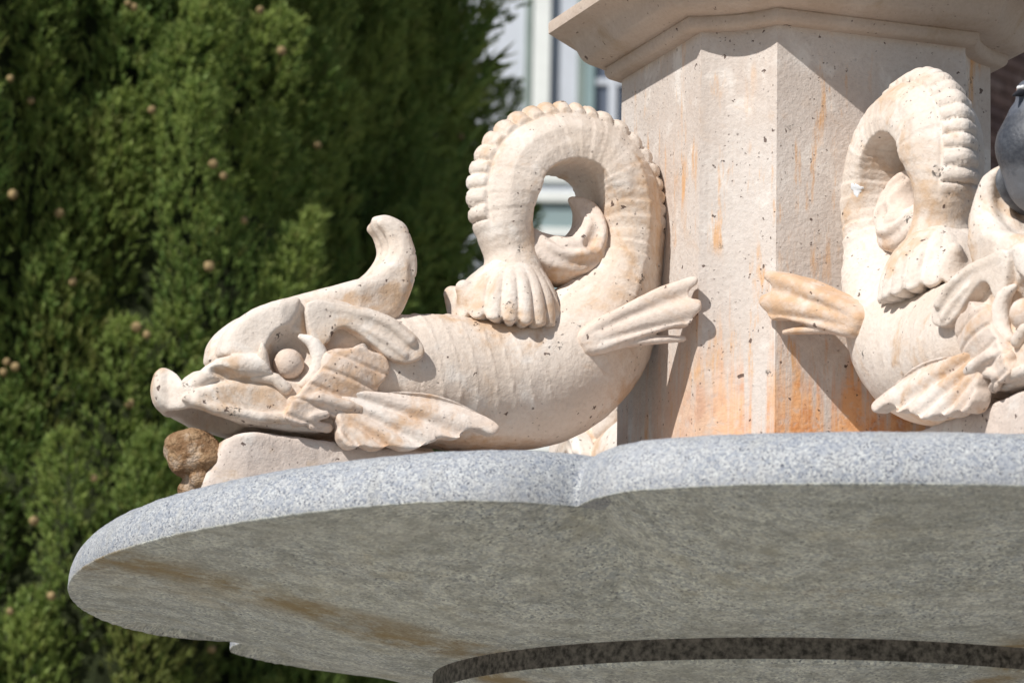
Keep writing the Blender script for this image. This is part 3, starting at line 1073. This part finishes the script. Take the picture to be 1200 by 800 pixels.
STATUES = [
    (TH - math.pi / 2, 'pale stone dolphin in side view before the dark cypress, brown crusted spout beneath its snout'),
    (TH, 'pale stone dolphin with a white dropping on its coiled tail and a pigeon on it'),
    (TH + math.pi, 'pale stone dolphin behind the pillar, mostly hidden by the dolphin in side view'),
]
for n_, (ang, lab) in enumerate(STATUES):
    n = (math.sin(ang), -math.cos(ang))
    d = thing('dolphin_statue', lab, 'statue', (n[0] * (PS + 0.001), n[1] * (PS + 0.001), Z_BASE), ang - math.pi / 2, 'stone dolphins round the pillar')
    body = obj('body', ME_BODY, d)
    obj('forehead_crest', ME_CREST, d)
    obj('tail_fluke', ME_FLUKE, d)
    obj('tail_curl', ME_CURL, d)
    for sd in (0, 1):
        obj('side_fin', ME_SIDE[sd], d)
        obj('pectoral_fin', ME_PECT[sd], d)
        obj('cheek_leaf', ME_CHEEK[sd], d)
        obj('gill_leaf', ME_GILL[sd], d)
        e = obj('eye', ME_EYE[sd], d)
        obj('eyelid', ME_LID[sd], d)
    obj('base', ME_BASE, d)
    sp_o = obj('water_spout', ME_SPOUT, d)
    sp_o['label'] = 'brown lime crusted water spout'
    if n_ == 1:
        # bird dropping on the flank of the coil (image-left flank is the y < 0 side)
        cx_, cz_ = 7.8, 36.8
        nb = (BODY_V[:, 1] < -2) & (np.hypot(BODY_V[:, 0] - cx_, BODY_V[:, 2] - cz_) < 3.5) & (BODY_N[:, 1] < -0.1)
        bv, bnn = BODY_V[nb], BODY_N[nb]
        pts, fcs = [], []
        for j in range(7):
            for i in range(28):
                an = 2 * math.pi * i / 28
                edge = 0.78 + 0.20 * math.sin(3 * an + 0.6) + 0.10 * math.sin(7 * an) + 0.06 * math.sin(11 * an + 1)
                rr = edge * j / 6 if j else 0.01
                px_, pz_ = cx_ + rr * math.cos(an) * 0.85, cz_ + rr * math.sin(an) * 1.15
                w_ = 1.0 / ((bv[:, 0] - px_) ** 2 + (bv[:, 2] - pz_) ** 2 + 0.01) ** 2
                w_ /= w_.sum()
                q_p = np.array([px_, (bv[:, 1] * w_).sum(), pz_])
                q_n = (bnn * w_[:, None]).sum(0)
                pts.append(q_p + q_n / np.linalg.norm(q_n) * (0.12 if j < 6 else -0.02))
        for j in range(6):
            for i in range(28):
                fcs.append((j * 28 + i, j * 28 + (i + 1) % 28, (j + 1) * 28 + (i + 1) % 28, (j + 1) * 28 + i))
        dm = mesh_np('dropping', np.array(pts) * 0.01, np.array(fcs), M_WHITE)
        o = obj('dropping', dm, body)
        o['label'] = 'white bird dropping'

# ------------------------------------------------------------------ pigeon on the crest of the second dolphin
def local_to_world(ang, X, Y, Z):
    n = Vector((math.sin(ang), -math.cos(ang), 0))
    l = Vector((-n.y, n.x, 0))
    return n * (PS + X / 100) + l * (Y / 100) + Vector((0, 0, Z_BASE + Z / 100))


M_PG = NT('pigeon_feathers')
pv = M_PG.coord(rnd=False)
tcx = M_PG.new('ShaderNodeTexCoord')
sx = M_PG.new('ShaderNodeSeparateXYZ')
M_PG.link(tcx.outputs['Object'], sx.inputs[0])
up = M_PG.math('ADD', sx.outputs[2], M_PG.math('MULTIPLY', M_PG.math('SUBTRACT', M_PG.noise(pv, 60.0, 3.0), 0.5), 0.03))
pc = M_PG.mix(M_PG.ramp(up, 0.062, 0.078), (0.15, 0.16, 0.18), (0.035, 0.04, 0.052))
pc = M_PG.mix(M_PG.ramp(up, 0.125, 0.14), pc, (0.085, 0.095, 0.12))
pf = M_PG.noise(pv, 220.0, 3.0)
M_PIGEON = M_PG.done(M_PG.mix(M_PG.ramp(pf, 0.3, 0.7, 0.0, 0.25), pc, (0.16, 0.17, 0.19)), 0.55, M_PG.bump(pf, 0.4, 0.002))
M_WING = plain_material('pigeon_wing', (0.16, 0.17, 0.19), 0.6, 0.2, 80.0)
M_DARK = plain_material('pigeon_dark', (0.03, 0.03, 0.035), 0.5, 0.1)
M_LEG = plain_material('pigeon_leg', (0.45, 0.12, 0.10), 0.6, 0.1)
M_CERE = plain_material('pigeon_cere', (0.75, 0.75, 0.75), 0.6, 0.05)
M_IRIS = plain_material('pigeon_iris', (0.65, 0.20, 0.04), 0.25, 0.1)

pg_at = local_to_world(TH, 46.5, 4.1, 23.4)
pig = thing('pigeon', 'grey pigeon with dark breast perched on the curled crest of a stone dolphin', 'pigeon', pg_at, rad(-42))
pig.scale = (1.12, 1.12, 1.12)


# pigeon local: +x = tail-to-side axis replaced by heading -y (breast towards the camera), z up, cm
def b_pig(f):
    f.chain([(0, -3.6, 9.8, 4.9), (0, -1.5, 7.2, 5.2), (0, 2.0, 5.4, 4.6), (0, 6.5, 3.2, 3.0), (0, 10.0, 1.4, 1.4)], 1.2, 1.05)
    f.chain([(0, -4.2, 10.5, 3.9), (0, -4.7, 13.0, 2.8), (0, -4.5, 15.2, 2.0)], 0.9)
    f.ell((0, -4.9, 16.0), (1.65, 2.0, 1.65), 'add', 0.6)


VQ = sculpt((-7, -10, 0), (7, 14, 19), 0.3, b_pig, 2, 0.05, seed=121)
obj('body', make('pigeon_body', VQ, M_PIGEON), pig)


def b_wing(f):
    f.ell((4.6, 1.8, 6.4), (1.5, 7.2, 3.4), 'add', 0)
    f.chain([(4.4, 2.0, 6.0, 1.6), (3.6, 8.0, 3.6, 1.0), (2.4, 13.0, 2.0, 0.4)], 0.8)


VQ = sculpt((1, -8, 0), (8, 15, 12), 0.3, b_wing, 1, 0.05, seed=131)
W2 = (VQ[0] * np.array([-1, 1, 1]), VQ[1][:, ::-1])
obj('wing', make('wing', VQ, M_WING), pig)
obj('wing', make('wing', W2, M_WING), pig)


def b_tail(f):
    f.chain([(0, 8, 2.6, 1.2), (0, 13, 0.6, 0.7), (0, 17, -0.9, 0.45)], 0.3, 1.0)
    for q in (-1, 1):
        f.chain([(q * 0.8, 8, 2.6, 1.0), (q * 1.7, 13, 0.6, 0.7), (q * 2.2, 17, -0.9, 0.45)], 0.4, 1.0)


obj('tail', make('tail', sculpt((-5, 5, -3), (5, 19, 5), 0.3, b_tail, 1, 0.02), M_DARK), pig)


def b_beak(f):
    f.chain([(0, -6.5, 15.8, 0.55), (0, -7.6, 15.4, 0.38), (0, -8.7, 14.9, 0.12)], 0.1)


beak = obj('beak', make('beak', sculpt((-2, -10, 13), (2, -5, 18), 0.12, b_beak, 1, 0.0), M_DARK), pig)


def b_cere(f):
    f.ell((0.25, -6.85, 16.2), (0.34, 0.55, 0.32))
    f.ell((-0.25, -6.85, 16.2), (0.34, 0.55, 0.32))


obj('cere', make('cere', sculpt((-2, -9, 14), (2, -5, 18), 0.1, b_cere, 1, 0.0), M_CERE), beak)
for q in (-1, 1):
    obj('eye', make('eye', sculpt((-3, -8, 14), (3, -3, 18), 0.12, lambda f: f.ell((1.42 * q, -5.4, 16.4), (0.3, 0.42, 0.42)), 0, 0.0), M_IRIS), pig)

    def b_leg(f, q=q):
        f.chain([(1.5 * q, 0.5, 4.0, 0.9), (1.5 * q, -0.2, 2.0, 0.45), (1.5 * q, -0.6, 0.2, 0.32)], 0.2)
        for tx_, ty_ in ((-0.9, -2.3), (0, -2.7), (0.9, -2.3), (0, 1.5)):
            f.chain([(1.5 * q, -0.6, 0.25, 0.3), (1.5 * q + tx_, -0.6 + ty_, 0.05, 0.2)], 0.1)
    obj('leg', make('leg', sculpt((-5, -5, -1), (5, 4, 6), 0.16, b_leg, 0, 0.0), M_LEG), pig)
print('pigeon done')

# ------------------------------------------------------------------ cypress trees
M_LEAF = NT('cypress_foliage')
at = M_LEAF.new('ShaderNodeAttribute')
at.attribute_name = 'tint'
sc_ = M_LEAF.new('ShaderNodeSeparateColor')
M_LEAF.link(at.outputs['Color'], sc_.inputs[0])
lc = M_LEAF.mix(sc_.outputs[0], (0.125, 0.220, 0.058), (0.34, 0.42, 0.115))
lc = M_LEAF.mix(M_LEAF.math('MULTIPLY', sc_.outputs[1], 0.8), lc, (0.20, 0.175, 0.06))
M_FOL = M_LEAF.done(lc, 0.62, None, 0.3)
tr_ = M_LEAF.new('ShaderNodeBsdfTranslucent')
M_LEAF.link(lc, tr_.inputs[0])
mx_ = M_LEAF.new('ShaderNodeMixShader')
mx_.inputs[0].default_value = 0.35
M_LEAF.link(M_LEAF.bsdf.outputs[0], mx_.inputs[1])
M_LEAF.link(tr_.outputs[0], mx_.inputs[2])
M_LEAF.link(mx_.outputs[0], M_LEAF.out.inputs[0])
M_BARK = plain_material('cypress_bark', (0.09, 0.06, 0.042), 0.9, 0.25, 30.0, 0.2, 0.01)
M_FILLER = plain_material('crown_filler_dark', (0.040, 0.050, 0.022), 0.95, 0.25, 30.0, 0.1, 0.01)  # dark colour of the added shell, so gaps in the crown look shaded
M_CONE = plain_material('cypress_cone', (0.36, 0.26, 0.125), 0.75, 0.25, 60.0, 0.3, 0.002)

# seed cones: round, with raised plates
bm = bmesh.new()
bmesh.ops.create_icosphere(bm, subdivisions=3, radius=0.0115)
knobs = [Vector(v).normalized() for v in ((1, .3, .2), (-1, .2, .5), (.1, 1, -.3), (.2, -1, .3), (0, .2, 1), (.3, -.2, -1), (.8, -.8, -.4), (-.7, -.7, -.3), (-.6, .8, -.2), (.6, .6, .8))]
for vtx in bm.verts:
    dmax = sorted((vtx.co.normalized().dot(k) for k in knobs), reverse=True)
    vtx.co *= 0.93 + 0.16 * min(0.4, (dmax[0] - dmax[1])) / 0.4
cone_me = bm_mesh('cone', bm, M_CONE, True)


def px_world(px, py, ydepth):
    """direction through a picture point, used once to find which branch a cone hangs on"""
    f = 5000.0
    a_, b_ = px - 600.0, py - 400.0
    c_, s_ = math.cos(rad(1.09088)), math.sin(rad(1.09088))
    u_, v_ = c_ * a_ + s_ * b_, -s_ * a_ + c_ * b_
    p_ = rad(11.13635)
    d_ = Vector((u_ / f, math.cos(p_) + v_ / f * math.sin(p_), math.sin(p_) - v_ / f * math.cos(p_)))
    t_ = (ydepth - CAM_Y) / d_.y
    return Vector((CAM_X, CAM_Y, CAM_Z)) + d_ * t_


cone_px = [(150, 4), (157, 9), (12, 92), (36, 118), (178, 129), (250, 192), (262, 206), (15, 228), (286, 258), (245, 312), (8, 424), (18, 430), (4, 436),
           (152, 473), (60, 698), (12, 716), (248, 760), (505, 66), (540, 160), (172, 392), (160, 383), (85, 330), (330, 60), (305, 12), (372, 170), (40, 610), (110, 560), (70, 250)]
def blade(o, d, sv, ln, wd):
    return np.stack([o - sv * wd[:, None], o + sv * wd[:, None], o + d * ln[:, None]], 1)




def make_cypress(TX, TY, TREE_R, label, a_lo, a_hi, cones, ph0):
    """crown of flame shaped plumes round a trunk; a_lo..a_hi: the side (angle from the camera's direction) built finest"""
    def crown_r(z):
        return np.interp(z, (0.2, 0.8, 2.0, 5.0, 7.5, 9.2, 10.6), (0.7 * TREE_R, 0.8 * TREE_R, TREE_R, TREE_R, 0.88 * TREE_R, 0.5 * TREE_R, 0.1))

    def lumps(a, z):
        return 0.11 * math.sin(3.1 * a + 1.3 * z + ph0) + 0.10 * math.sin(7.3 * a - 2.1 * z + 1.0 + ph0)

    tree = thing('cypress_tree', label, 'tree', (TX, TY, 0), 0, 'cypresses behind the fountain')
    # plumes: upright flame shaped branch tips over the whole crown; finest where the photograph looks
    plumes = []
    for z0 in np.arange(0.25, 10.0, 0.17):
        R = crown_r(z0)
        circ = 2 * math.pi * R
        n = max(5, int(circ / 0.19))
        off = RNG.uniform(0, 6.28)
        for i in range(n):
            a = off + 2 * math.pi * (i + RNG.uniform(-0.3, 0.3)) / n
            # lumpy crown: groups of plumes stand out or back
            lump = lumps(a, z0) + 0.07 * math.sin(13.0 * a + 3.7 * z0)
            r = R - 0.24 + lump + RNG.uniform(-0.07, 0.07)
            plumes.append((a, z0 + RNG.uniform(-0.1, 0.1), r, RNG.uniform(0.36, 0.62), RNG.uniform(0.075, 0.12)))
    Ps, Ds, Ls, Ts, Cone_sites = [], [], [], [], []
    cam_dir = np.array([CAM_X - TX, CAM_Y - TY])
    cam_ang = math.atan2(cam_dir[1], cam_dir[0])
    for a, z0, r, L, w in plumes:
        da = abs((a - cam_ang + math.pi) % (2 * math.pi) - math.pi)
        vis = a_lo < ((a - cam_ang + math.pi) % (2 * math.pi) - math.pi) < a_hi and 2.2 < z0 < 5.2
        ns = int((560 if vis else 34) * L / 0.5)
        base = np.array([r * math.cos(a), r * math.sin(a), z0])
        outv = np.array([math.cos(a), math.sin(a), 0])
        axis = outv * RNG.uniform(0.25, 0.5) + np.array([0, 0, 1.0]) + RNG.normal(size=3) * 0.10
        axis /= np.linalg.norm(axis)
        u = np.cross(axis, [0.3, 0.5, 0.1])
        u /= np.linalg.norm(u)
        v = np.cross(axis, u)
        t = RNG.uniform(0, 1, ns) ** 0.85
        ph = RNG.uniform(0, 2 * math.pi, ns)
        # branchlets inside a plume give it a second, finer lumpiness
        prof = w * np.sqrt(np.clip(np.sin(np.pi * np.clip(0.10 + 0.90 * t, 0, 1)), 0, 1)) * (1.0 + 0.25 * np.sin(5 * ph + 14 * t))
        rr = prof * np.sqrt(RNG.uniform(0.25, 1.0, ns))
        rad_v = np.cos(ph)[:, None] * u + np.sin(ph)[:, None] * v
        p = base + axis * (t * L)[:, None] + rad_v * rr[:, None]
        dr = axis * 1.0 + rad_v * RNG.uniform(0.2, 0.8, ns)[:, None] + RNG.normal(size=(ns, 3)) * 0.18
        dr /= np.linalg.norm(dr, axis=1, keepdims=True)
        Ps.append(p)
        Ds.append(dr)
        Ls.append(RNG.uniform(0.020, 0.042, ns) * (1.0 if vis else 3.6))
        pt = RNG.uniform(0.0, 0.55)
        dead = 1.0 if RNG.uniform() < 0.05 else 0.0
        Ts.append(np.stack([np.clip(pt + RNG.normal(size=ns) * 0.18 + 0.25 * t, 0, 1), np.clip((dead * 0.5 + RNG.uniform(0, 1, ns) ** 8 * 0.7), 0, 1), np.zeros(ns), np.ones(ns)], 1))
        if vis:
            Cone_sites.append(base + axis * L * 0.55 + outv * w * 0.95)
    P = np.concatenate(Ps)
    Dr = np.concatenate(Ds)
    Ln = np.concatenate(Ls)
    Tn = np.concatenate(Ts)
    ns = len(P)
    side = np.cross(Dr, RNG.normal(size=(ns, 3)))
    side /= np.linalg.norm(side, axis=1, keepdims=True)
    side2 = np.cross(Dr, side)
    # one sprig: a scaly shoot (thin cross of two blades) with two side shoots


    wd = Ln * 0.105
    B = [blade(P, Dr, side, Ln, wd), blade(P, Dr, side2, Ln, wd)]
    for sg, sv, ot in ((1, side, side2), (-1, side, side2), (1, side2, side), (-1, side2, side)):
        d2 = Dr * 0.8 + sv * sg * 0.6
        d2 /= np.linalg.norm(d2, axis=1, keepdims=True)
        st = P + Dr * (Ln * RNG.uniform(0.1, 0.45, ns))[:, None]
        B.append(blade(st, d2, ot, Ln * 0.62, wd * 0.9))
    VV = np.concatenate(B).reshape(-1, 3)
    FF = np.arange(len(VV)).reshape(-1, 3)
    crown_me = mesh_np('crown', VV, FF, M_FOL, False)
    att = crown_me.color_attributes.new('tint', 'FLOAT_COLOR', 'POINT')
    tt = np.repeat(np.tile(Tn, (len(B), 1)), 3, axis=0)
    # the tip of each blade is the young, lighter growth
    tt[2::3, 0] = np.clip(tt[2::3, 0] + 0.35, 0, 1)
    att.data.foreach_set('color', tt.astype(np.float32).ravel())
    crown = obj('crown', crown_me, tree)
    print('crown quads', len(FF))
    # added opaque shell inside the crown, stops light and keeps gaps dark
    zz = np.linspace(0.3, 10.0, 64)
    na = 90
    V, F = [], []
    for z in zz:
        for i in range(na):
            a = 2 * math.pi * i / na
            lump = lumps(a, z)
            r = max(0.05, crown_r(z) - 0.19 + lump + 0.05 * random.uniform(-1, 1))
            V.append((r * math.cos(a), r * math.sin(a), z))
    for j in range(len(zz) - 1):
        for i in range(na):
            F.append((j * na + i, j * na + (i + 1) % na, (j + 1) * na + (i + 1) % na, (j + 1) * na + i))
    obj('crown_filler', mesh_np('crown_filler', np.array(V), np.array(F), M_FILLER, False), tree)
    V, F = lathe([(0.02, 0.0), (0.34, 0.0), (0.24, 0.15), (0.20, 0.5), (0.17, 2.0), (0.10, 6.0), (0.02, 9.5)], 20)
    obj('trunk', mesh_np('trunk', V, F, M_BARK), tree)
    for px, py in cones:
        # nearest branch tip to that line of sight that is on the crown's near side
        w0 = px_world(px, py, 3.0)
        w1 = px_world(px, py, 8.0)
        o0 = np.array(w0) - np.array([TX, TY, 0])
        dd = np.array(w1 - w0)
        dd /= np.linalg.norm(dd)
        tpar = ((P - o0) @ dd)
        dist = np.linalg.norm(P - o0 - tpar[:, None] * dd, axis=1)
        cand = np.nonzero(dist < 0.05)[0]
        if len(cand) == 0:
            continue
        i = cand[tpar[cand].argmin()]
        tt_ = tpar[i] + 0.004
        pos = o0 + dd * tt_
        c = obj('cone', cone_me, tree)
        c.location = pos
        c.rotation_euler = (random.uniform(0, 6), random.uniform(0, 6), random.uniform(0, 6))
        c.scale = [random.uniform(0.7, 1.15)] * 3


make_cypress(-1.92, 5.1, 1.30, 'sunlit green cypress with round brown cones standing behind the stone dolphin', -0.9, 1.7, [c for c in cone_px if c[0] < 385], 0.0)
make_cypress(-1.95, 7.8, 1.33, 'dark shaded cypress standing between the sunlit cypress and the pale building', -0.3, 1.7, [c for c in cone_px if c[0] >= 385], 1.7)
print('trees done')

# ------------------------------------------------------------------ pale building behind
M_WALL = plain_material('pale_render', (0.62, 0.66, 0.72), 0.85, 0.05, 3.0, 0.2)
M_TRIM = plain_material('white_trim', (0.80, 0.83, 0.80), 0.7, 0.04, 5.0, 0.3)
M_GREEN = plain_material('grey_green_trim', (0.23, 0.28, 0.26), 0.7, 0.06, 5.0, 0.3)
M_TEAL = plain_material('teal_frame', (0.27, 0.37, 0.38), 0.6, 0.06, 5.0, 0.3)
M_BROWN = plain_material('brown_wood', (0.12, 0.075, 0.05), 0.6, 0.15, 20.0, 0.3)
M_ROOF = plain_material('dark_roof', (0.10, 0.07, 0.06), 0.8, 0.15, 20.0, 0.3)
k = NT('window_glass')
M_GLASS = k.done((0.12, 0.14, 0.18), 0.08, None, 0.6)
k = NT('sky_tint_glass')
M_PGLASS = k.done(k.mix(k.ramp(k.noise(k.coord(), 1.2, 2.0), 0.3, 0.7), (0.30, 0.38, 0.38), (0.24, 0.32, 0.33)), 0.15, None, 0.6)  # pale teal base colour stands for the sky reflected in the pane
BYY = 18.0
bld = thing('pale_building', 'pale blue rendered building with white pilasters beyond the cypress', 'building', (0, BYY, 0))


def part(name, x0, x1, z0, z1, y0, y1, mat, parent=bld, bev=0.006):
    return box_obj(name, ((x0 + x1) / 2, (y0 + y1) / 2, (z0 + z1) / 2), (x1 - x0, y1 - y0, z1 - z0), mat, parent, bev)


part('wall', -9.0, 4.2, 0.0, 10.5, 0.0, 6.0, M_WALL, bev=0)
part('roof', -9.5, 4.7, 10.5, 10.9, -0.5, 6.5, M_ROOF)
part('plinth_course', -9.0, 4.2, 0.0, 0.8, -0.05, 0.0, M_TRIM)
for bay in (-2, -1, 0, 1):
    dx = bay * 2.1
    pil = part('pilaster', -0.325 + dx, -0.225 + dx, 7.36, 10.4, -0.07, 0.0, M_TRIM)
    part('grey_green_strip', -0.375 + dx, -0.332 + dx, 7.36, 10.4, -0.045, 0.0, M_GREEN)  # narrow grey-green strip along the pilaster's left side
    part('string_course', -0.72 + dx, 1.30 + dx, 7.26, 7.355, -0.03, 0.0, M_TRIM)
    for (x0, x1, z0, z1, lower) in ((-0.02, 0.80, 7.45, 9.6, False), (-0.50, 0.16, 5.2, 7.2, True)):
        wdw = thing('window', '', '')
        del wdw['label'], wdw['category']
        wdw.parent = bld
        fm = M_TRIM if lower else M_TEAL
        for (a0, a1, b0, b1) in ((x0, x1, z1 - 0.06, z1), (x0, x1, z0, z0 + 0.06), (x0, x0 + 0.055, z0 + 0.06, z1 - 0.06), (x1 - 0.055, x1, z0 + 0.06, z1 - 0.06)):
            part('frame', a0 + dx, a1 + dx, b0, b1, -0.05, 0.0, fm, wdw)
        part('pane', x0 + 0.055 + dx, x1 - 0.055 + dx, z0 + 0.06, z1 - 0.06, -0.012, 0.0, M_PGLASS if lower else M_GLASS, wdw, 0)
        if lower:
            for zt in (6.96, 6.3, 5.7):
                part('transom', x0 + 0.055 + dx, x1 - 0.055 + dx, zt - 0.03, zt + 0.03, -0.035, -0.012, M_TRIM, wdw)
        else:
            for zt in (7.86, 8.35, 8.8, 9.2):
                part('transom', x0 + 0.055 + dx, x1 - 0.055 + dx, zt - 0.02, zt + 0.02, -0.035, -0.012, M_WALL, wdw)
            for xm in (0.115, 0.40, 0.66):
                part('mullion', xm + dx, xm + 0.05 + dx, z0 + 0.06, z1 - 0.06, -0.04, -0.012, M_WALL if xm < 0.2 else M_TEAL, wdw)
            part('reveal', x0 - 0.05 + dx, x0 - 0.002 + dx, z0 - 0.03, z1 + 0.03, -0.02, 0.0, M_GREEN, wdw)

# ------------------------------------------------------------------ dark brick building
M_MORTAR = plain_material('dark_mortar', (0.10, 0.08, 0.075), 0.95, 0.2, 20.0, 0.1)
M_BRICK = [plain_material('dark_brick', c, 0.9, 0.2, 30.0, 0.15, 0.004) for c in ((0.27, 0.18, 0.155), (0.20, 0.135, 0.125), (0.35, 0.25, 0.22))]
bn = Vector((0.80, -0.60, 0)).normalized()
bt = Vector((-bn.y, bn.x, 0))
angb = math.atan2(bt.y, bt.x)
brk = thing('brick_building', 'dark brown brick building seen past the right side of the pillar', 'building', (1.80, 14.0, 0), angb)
# local x runs along the wall, y goes inward
part('wall', -1.0, 7.0, 0.0, 9.0, 0.0, 0.8, M_MORTAR, brk, 0)
part('roof', -1.2, 7.2, 9.0, 9.3, -0.3, 1.0, M_ROOF, brk)
bm = bmesh.new()
box_bm(bm, (0, 0, 0), (0.215, 0.03, 0.058), 0.004)
brick_mes = []
base_b = bm_mesh('brick', bm, M_BRICK[0])
for m in M_BRICK:
    q = base_b.copy()
    q.materials[0] = m
    brick_mes.append(q)
cnt = 0
for row in range(24):
    z = 5.55 + row * 0.070
    for cix in range(-3, 8):
        x = cix * 0.228 + (0.114 if row % 2 else 0)
        o = obj('brick', random.choice(brick_mes), brk)
        o.location = (x, -0.010 + random.uniform(-0.005, 0.004), z)
        o.rotation_euler = (random.uniform(-0.02, 0.02), 0, random.uniform(-0.015, 0.015))
        cnt += 1
print('bricks', cnt)
